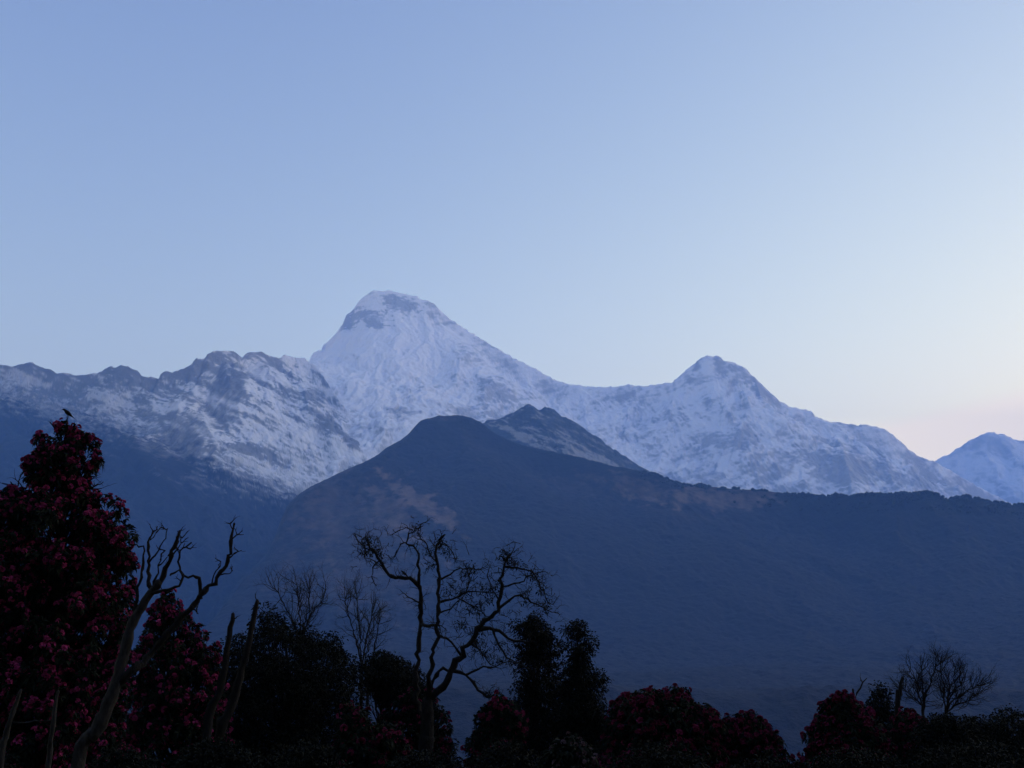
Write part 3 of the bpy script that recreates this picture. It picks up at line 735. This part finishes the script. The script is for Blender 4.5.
snag(20, [(198,800),(206,740),(220,690),(227,650),(231,628),(233,614)], 5, 1.8, 'shorter of two broken bare trunks poking up left of the dark dome shaped evergreen', 51)
snag(20.5, [(205,800),(215,760),(232,705),(245,660),(252,625),(257,600)], 6, 2.0, 'taller broken bare trunk leaning over the left edge of the dark dome shaped evergreen', 52)

# ------------------------------------------------------------------ 4. dome shaped evergreen and the twiggy trees behind it
evergreen(26, 285, (285, 632), [(606,262,270),(612,256,276),(620,246,290),(626,236,326),(633,224,342),(644,214,354),(660,208,364),(680,204,370),(700,200,368),(725,196,360),(775,190,366)],
    'large dark dome shaped evergreen between the dead tree and the gnarled bare tree', 640, 9, 61, per=100, mid=((288,720),), trunk_r=7)
def twiggy_tree(Y, base, stems, label, seed, ntw=9, ln=26, levels=3, group=None, r0=2.0, up=0.10, spread=0.65, gn=0.42, kids=3.4):
    rng = np.random.default_rng(seed); px = Y / F
    e, b = start_tree('bare_tree', Y, base[0], base[1], label, group=group)
    g = Geo(); P = [b, np.array(at(base[0], base[1], Y)[:])]
    P, r = spline(P, np.array([r0 * 1.6, r0 * 1.2]) * px, 0.2); g.tube(P, r, 7, 0.1, rng); g.build('trunk', M_BARK, e, origin=b)
    gc = Geo(); segs = []
    for st in stems:
        Q, rr = limb(gc, [base] + list(st), Y, r0 * 0.8, 0.5, rng, 0.02, 6)
        for k in range(int(ntw * 2.8)):
            i = int(len(Q) * rng.uniform(0.3, 1.0)) if k else len(Q) - 1
            i = min(i, len(Q) - 1); d = Q[i] - Q[max(0, i - 2)]
            s = rng.normal(0, 1, 3); s[1] *= .7; d = d / (np.linalg.norm(d) + 1e-9) + s * spread * (0.3 if k == 0 else 1)
            twiggery(segs, rng, Q[i], d, ln * px * rng.uniform(.5, 1), 0.42 * px, levels - 1, gn, spread, up, kids)
    gc.twigs(segs, 3); gc.build('crown', M_BARK, e, origin=b)
tg = 'leafless twiggy trees'
twiggy_tree(30, (300,655), [[(296,630),(284,604),(276,590)],[(300,625),(299,600),(297,585)],[(304,630),(316,608),(326,592)],[(302,635),(308,610),(310,590)]], 'fan of thin bare twigs rising behind the dark dome shaped evergreen', 71, 8, 24, 3, tg, 1.6)
twiggy_tree(29, (362,668), [[(356,640),(349,615),(345,598)],[(360,635),(358,612),(356,594)],[(366,640),(370,625),(372,610)]], 'slender bare twiggy tree standing between the dome shaped evergreen and the gnarled tree', 72, 7, 22, 3, tg, 1.4)
twiggy_tree(30, (368,680), [[(374,650),(378,630),(381,612)],[(366,655),(368,640),(374,622)]], 'faint small bare tree just left of the gnarled bare tree', 73, 6, 18, 3, tg, 1.1)

# ------------------------------------------------------------------ 5. small umbrella shaped trees with thin stems
def umbrella_tree():
    rng = np.random.default_rng(81); Y = 28.0; px = Y / F
    def extra(g, rng):
        for pts, a in (([(372,768),(368,735),(363,712),(360,700),(368,688),(378,678)], 1.6), ([(380,768),(379,730),(376,700),(382,680)], 1.8), ([(396,768),(397,730),(393,705),(396,685)], 1.6), ([(405,768),(408,720),(406,695)], 1.5), ([(386,768),(384,740),(388,712),(400,690)], 1.2)):
            limb(g, pts, Y, a, a * 0.6, rng, 0.02, 6)
    evergreen(Y, 390, (388, 670), [(650,376,390),(655,364,402),(661,354,414),(670,350,424),(680,354,434),(690,362,438),(698,376,440)], 'small flat topped evergreen on thin bare stems left of the gnarled tree', 170, 7, 82, per=70, trunk_r=3, extra=extra, inner=0.1)
umbrella_tree()
rhododendron(27, 425, (425, 705), [(686,416,428),(694,396,438),(704,384,447),(716,380,451),(730,376,455),(745,374,460),(775,372,466)], 'dark red flowering bush around the foot of the gnarled bare tree', 240, 6, 83, flower=0.13, mat_f=M_DARKRED, trunk_r=3)
rhododendron(22, 375, (378, 725), [(704,346,356),(712,340,366),(722,336,388),(731,334,406),(750,330,412),(775,326,416)], 'low flowering bush with a few red blooms in front of the thin stemmed tree', 200, 6, 84, flower=0.14, mat_f=M_DARKRED, trunk_r=3)

# ------------------------------------------------------------------ 6. the gnarled bare tree
def gnarled_tree():
    rng = np.random.default_rng(91); Y = 25.0; px = Y / F
    e, b = start_tree('gnarled_tree', Y, 426, 768, 'tall gnarled leafless tree with twisting limbs in the middle of the treeline')
    g = Geo(); P = [b] + [np.array(at(*p, Y)[:]) for p in ((425,768),(427,730),(428,700))]
    P, r = spline(P, np.array([9, 7.5, 6.5, 5.0]) * px, 0.12); g.tube(P, r * (1 + .06 * rng.normal(0, 1, len(r))), 10, 0.1, rng); g.build('trunk', M_BARK, e, origin=b)
    tips = []
    def br(main, subs, r0, r1, tufts):
        g = Geo(); paths = [limb(g, main, Y, r0, r1, rng, 0.022)]
        for s, a, c in subs: paths.append(limb(g, s, Y, a, c, rng, 0.03, 6))
        segs = []
        for Q, rr in paths:
            L = len(Q)
            for _ in range(int(L * 0.85)):
                i = rng.integers(L // 3, L); s = rng.normal(0, 1, 3); s[2] += 0.1
                twiggery(segs, rng, Q[i], s, rng.uniform(5, 15) * px, 0.42 * px, 2, 0.5, 0.8, 0.02, 2)
            twiggery(segs, rng, Q[-1], Q[-1] - Q[-3], 12 * px, 0.7 * px, 2, 0.45, 0.8, 0.0, 3)
        for x, y, rad, n in tufts:
            c = np.array(at(x, y, Y)[:])
            for _ in range(int(n * 2.0)):
                s = rng.normal(0, 1, 3); s[2] += 0.15
                twiggery(segs, rng, c + rng.normal(0, rad * 0.65, 3) * px, s, rad * rng.uniform(.5, 1.1) * px, 0.42 * px, 2, 0.45, 0.8, 0.02, 3)
            tips.append((c, rad * px, n))
        g.twigs(segs, 3); g.build('branch', M_BARK, e, origin=b)
    br([(424,722),(417,700,.2),(416,675,.2),(419,645,.2),(420,622,.2),(422,599,.1),(419,586,.1),(410,579,0),(400,577.5,0),(391,577,0),(381,563,0),(373,550,0),(368,544,0)],
       [([(419,587),(419,565),(418,553),(413,546),(407,543),(409,534),(415,529),(421,525)], 2.0, .7), ([(407,543),(401,544),(397,551)], 1.2, .5), ([(373,551),(366,548),(360,543)], 1.1, .5), ([(379,561),(373,567),(372,577)], 1.1, .4),
        ([(421,603),(414,600),(409,597)], 1.3, .6), ([(384,568),(376,562)], .9, .5), ([(413,530),(406,528),(400,530)], .8, .4)], 3.6, 1.5, [(372,549,13,14),(369,541,9,8),(364,551,9,6),(382,554,9,5),(418,527,8,4)])
    br([(428,702),(429,685,-.2),(432,659,-.3),(437,637,-.3),(438,612,-.3),(438,592,-.2),(440,576,-.2),(436,560,-.2),(436,548,-.2),(440,541,-.2)],
       [([(438,603),(446,600),(455,599),(466,592),(478,592),(487,591)], 1.6, .7), ([(439,613),(450,608),(462,598),(468,590)], 1.4, .6), ([(421,624,.2),(429,626),(438,625,-.3)], 2.0, 1.8), ([(440,580),(450,574),(460,569),(474,568)], 1.4, .6),
        ([(437,562),(431,556),(427,545),(424,541)], 1.1, .5), ([(438,548),(446,543),(450,551)], 1.1, .5), ([(466,592),(470,580),(468,572)], 1.0, .5), ([(462,600),(472,606),(480,612)], 1.0, .5)], 3.4, 1.2,
       [(441,542,9,9),(428,551,9,6),(447,552,8,5),(470,569,13,12),(463,592,12,9),(484,590,12,8),(448,590,9,5),(430,565,7,4),(470,608,10,5)])
    br([(428,702),(438,692),(447,682),(453,666),(462,654),(468,645),(478,629),(492,616),(498,609),(500,597),(502,585),(503,570),(506,560),(511,554)],
       [([(431,690),(435,675),(443,669),(453,671),(466,675),(474,683),(478,690),(488,697),(496,694),(499,702),(500,708)], 2.6, .9), ([(461,655),(455,646),(447,639),(439,634,-.3)], 1.9, 1.2),
        ([(478,629),(490,628),(499,631),(508,639),(520,641),(532,643)], 3.0, 1.2), ([(493,630),(497,641),(503,652),(514,662),(526,668)], 1.8, .8), ([(498,609),(509,601),(520,595),(533,602),(548,611)], 1.8, .8),
        ([(503,567),(512,567),(522,569),(535,575),(541,588),(545,598)], 1.5, .7), ([(502,587),(514,584),(528,578),(537,573)], 1.3, .6), ([(466,675),(478,669),(490,667),(507,661)], 1.6, .7), ([(499,600),(492,588),(488,578)], 1.1, .6), ([(470,643),(480,650),(487,660)], 1.5, .7)], 5.0, 1.3,
       [(506,556,12,12),(516,564,11,8),(532,574,11,9),(541,590,11,9),(545,606,12,9),(525,598,12,7),(497,585,9,6),(478,612,12,8),(476,640,12,12),(484,652,12,10),(500,645,8,5),(512,624,12,7),(489,600,9,5),(490,695,7,5),(460,625,10,6),(498,660,9,5)])
    gl = Geo()
    for c, rad, n in tips:     # moss and last leaves in the densest twigs
        k = int(n * 7); U = unit(rng, k); gl.leaves(c + U * rad * 0.6 * rng.random((k, 1)), U, 0.06, 0.03, 0.3, rng)
    gl.build('moss_tufts', M_OAK, e, origin=b)
gnarled_tree()

# ------------------------------------------------------------------ 7. upright evergreens right of it
evergreen(27, 530, (534, 620), [(610,526,540),(615,519,547),(620,512,552),(629,515,560),(640,509,563),(652,515,560),(664,511,566),(676,514,572),(690,508,578),(712,502,584),(775,498,588)], 'left of two upright dark evergreens beside the gnarled bare tree', 330, 8, 101, per=75, trunk_r=5)
evergreen(26, 580, (577, 624), [(616,571,583),(620,565,588),(628,560,594),(640,562,598),(648,569,595),(656,568,588),(663,562,594),(670,558,605),(677,560,610),(686,562,604),(696,556,606),(712,550,618),(775,545,626)], 'right of two upright dark evergreens, with a shelf of foliage low on its right side', 330, 8, 102, per=75, trunk_r=5)
rhododendron(24, 492, (493, 706), [(696,492,508),(703,480,518),(714,474,526),(730,468,524),(750,463,528),(775,460,532)], 'dark flowering bush at the foot of the two upright evergreens', 260, 6, 103, flower=0.14, mat_f=M_DARKRED, trunk_r=4)

# ------------------------------------------------------------------ 8. the row of dark red rhododendrons
rhododendron(24, 655, (658, 700), [(688,676,684),(692,636,692),(698,614,700),(706,608,714),(718,600,724),(732,602,722),(750,598,728),(775,590,734)], 'wide dark red rhododendron right of the upright evergreens', 620, 6, 111, flower=0.3, mat_f=M_DARKRED, trunk_r=6)
rhododendron(25, 745, (748, 722), [(713,744,754),(718,726,766),(727,714,774),(738,704,782),(748,700,789),(760,696,794),(776,690,800)], 'low dark red rhododendron sloping down to the gap in the trees', 340, 6, 112, flower=0.26, mat_f=M_DARKRED, trunk_r=4)
rhododendron(16, 572, (572, 748), [(740,562,580),(746,550,592),(756,540,600),(780,532,606)], 'low bush with small whitish pink blossoms at the bottom edge', 110, 7, 113, flower=0.22, mat_f=M_PINK, trunk_r=4, name='flowering_bush', fr=0.035, per=8)

# ------------------------------------------------------------------ 9. right hand group
rhododendron(24, 845, (842, 706), [(696,830,848),(702,822,862),(712,818,874),(724,812,884),(738,806,890),(750,800,894),(776,792,900)], 'red flowering rhododendron just right of the gap in the treeline', 480, 6, 121, flower=0.3, mat_f=M_DARKRED, trunk_r=5)
evergreen(26, 882, (880, 690), [(683,878,882),(689,873,888),(697,867,892),(706,864,896),(718,860,904),(775,855,912)], 'small pointed dark evergreen above the rhododendron on the right', 100, 6, 122, per=60, trunk_r=3)
rhododendron(25, 915, (912, 722), [(712,902,918),(718,892,928),(730,886,934),(750,880,940),(776,876,944)], 'dark red flowering bush under the bare trees on the right', 260, 6, 123, flower=0.16, mat_f=M_DARKRED, trunk_r=4)
snag(25.5, [(898,790),(898,712),(900,700),(900,690),(903,677)], 3, 1.4, 'short broken bare trunk standing left of the bare trees on the right', 124, group=None)
snag(25.5, [(850,790),(853,712),(855,698),(860,688),(866,678)], 1.3, 0.5, 'thin bare dead stem bending right above the red rhododendron', 125, group=None)
twiggy_tree(26, (923,716), [[(921,700),(918,685),(911,672)],[(924,700),(922,684),(924,671)],[(925,698),(930,682),(936,668),(942,662)],[(922,706),(912,696),(904,690)]], 'bare twiggy tree with a dark leafy tuft near its top on the right', 126, 9, 18, 3, tg, 1.7)
twiggy_tree(27, (946,716), [[(944,700),(944,684),(941,672)],[(948,702),(956,688),(962,674)],[(950,704),(962,694),(972,688),(982,686)],[(950,708),(964,702),(976,694)],[(948,700),(950,686),(954,676)]], 'widest bare twiggy tree, its branches fanning out toward the right edge', 127, 9, 20, 3, tg, 1.7)
evergreen(27, 1000, (1000, 724), [(708,1003,1018),(713,985,1040),(718,968,1056),(726,956,1072),(738,948,1080),(776,940,1090)], 'low dark evergreen thicket at the right edge', 420, 8, 128, per=70, trunk_r=5, name='evergreen_bush')
evergreen(23, 955, (950, 724), [(712,930,962),(718,922,975),(730,912,985),(750,905,992),(776,900,1000)], 'dark round bush in front of the bare trees on the right', 180, 7, 129, per=70, trunk_r=4, name='evergreen_bush')

# ------------------------------------------------------------------ 10. dark shrubs along the bottom edge
bg_ = 'dark shrubs along the foot of the treeline'
shrubs = [(16,-30,(742,-60,10),141,'dark shrub in the lower left corner'),
          (17,120,(748,80,165),142,'low dark shrub at the foot of the pale dead tree'),
          (18,215,(738,170,262),143,'low dark shrub below the two broken trunks'),
          (18,300,(742,255,350),144,'low dark shrub under the dome shaped evergreen'),
          (18,425,(752,380,470),145,'low dark shrub below the gnarled bare tree'),
          (18,505,(745,462,550),146,'low dark shrub below the two upright evergreens'),
          (19,655,(744,598,720),147,'low dark shrub below the wide dark red rhododendron'),
          (19,770,(757,715,812),148,'low dark shrub filling the gap in the treeline'),
          (19,860,(748,806,915),149,'low dark shrub below the red rhododendron right of the gap'),
          (19,975,(742,908,1045),150,'low dark shrub in the lower right corner')]
for Y, x, (t, l, r_), sd, lab in shrubs:
    w = r_ - l
    evergreen(Y, x, (x, t + 12), [(t, l + w * .35, r_ - w * .35), (t + 6, l + w * .15, r_ - w * .15), (t + 16, l, r_), (t + 60, l - 10, r_ + 10), (t + 130, l, r_)], lab, 380, 10, sd, per=60, trunk_r=4, name='shrub', L=0.07, group=bg_, inner=0.3)

# ------------------------------------------------------------------ birds
M_FEATHER = leaf_mat('dark_feathers', (0.005, 0.005, 0.006), (0.010, 0.010, 0.012), 0.7)
M_BEAK = leaf_mat('horn', (0.02, 0.018, 0.015), (0.04, 0.035, 0.03), 0.4)
def bird(x, y, Y, length, facing, label, seed):
    """a perched bird: x, y = pixel of its feet; facing 1 looks left, -1 looks right"""
    f = at(x, y, Y); e = empty('bird', tuple(f)); tag(e, label, 'bird')
    e.rotation_euler = (0, 0, R(15) * facing)
    L = length; s = facing
    # spine from beak base to tail tip in the x-z plane: (along, up, half width, half height)
    sp = [(-.34, .53, .004, .004), (-.325, .535, .035, .035), (-.28, .55, .060, .062), (-.23, .545, .070, .074), (-.17, .50, .072, .080), (-.10, .43, .098, .110), (0, .34, .122, .140), (.10, .26, .118, .128), (.20, .18, .090, .090), (.29, .11, .058, .050), (.36, .05, .045, .026), (.50, -.06, .048, .013), (.62, -.15, .052, .009), (.635, -.165, .012, .004)]
    rng = np.random.default_rng(seed); n = 12; V = []
    P = np.array([(a, b) for a, b, _, _ in sp]); T = np.gradient(P, axis=0); T /= np.linalg.norm(T, axis=1)[:, None]
    for (a, b, w, h), t in zip(sp, T):
        for k in range(n):
            an = 2 * np.pi * k / n; u = math.cos(an) * w; v = math.sin(an) * h
            V.append((s * (a - t[1] * v) * L, u * L, (b + t[0] * v) * L))
    V = np.array(V)
    m = len(sp); k = np.arange(n); k2 = (k + 1) % n
    Q = np.concatenate([np.stack([i * n + k, i * n + k2, (i + 1) * n + k2, (i + 1) * n + k], -1) for i in range(m - 1)])
    body = mesh_obj('body', V, Q, M_FEATHER, e, smooth=True)
    def pt(a, yy, b): return (s * a * L, yy * L, b * L)
    g = Geo(); g.tube([pt(-.315, 0, .54), pt(-.36, 0, .53), pt(-.41, 0, .515)], np.array([.026, .016, .003]) * L, 7); g.build('beak', M_BEAK, e)
    for sd in (1, -1):
        g = Geo(); W = [(-.12, .085, .44, .03), (-.02, .118, .38, .075), (.10, .118, .29, .075), (.22, .09, .19, .05), (.36, .05, .07, .018), (.42, .04, .02, .004)]
        g.tube([pt(a, sd * yy, b) for a, yy, b, _ in W], np.array([w for *_, w in W]) * L * 0.9, 8); wg = g.build('wing', M_FEATHER, e, smooth=True)
        g = Geo(); g.tube([pt(.0, sd * .05, .24), pt(.02, sd * .05, .12), pt(-.01, sd * .045, 0.0)], np.array([.028, .013, .012]) * L, 6)
        for tx in (-.06, -.05, .04): g.tube([pt(-.01, sd * .045, .0), pt(tx, sd * .045 + (tx + .055) * sd * .6, -.012)], np.array([.010, .006]) * L, 5)
        g.build('leg', M_BEAK, e)
        g = Geo(); g.tube([pt(-.27, sd * .052, .565), pt(-.27, sd * .064, .565)], np.array([.014, .008]) * L, 8); g.build('eye', M_BEAK, e)

bird(67, 417.5, 20.0, 0.27, 1, 'dark bird perched on the pointed tip of the tall flowering rhododendron', 1)
bird(404, 576.5, 25.0, 0.22, 1, 'small dark bird sitting on the level left limb of the gnarled tree', 2)
bird(442, 541, 24.8, 0.25, -1, 'dark bird high in the middle twigs of the gnarled tree', 3)
bird(504, 562, 25.0, 0.22, 1, 'dark bird among the upper right twigs of the gnarled tree', 4)
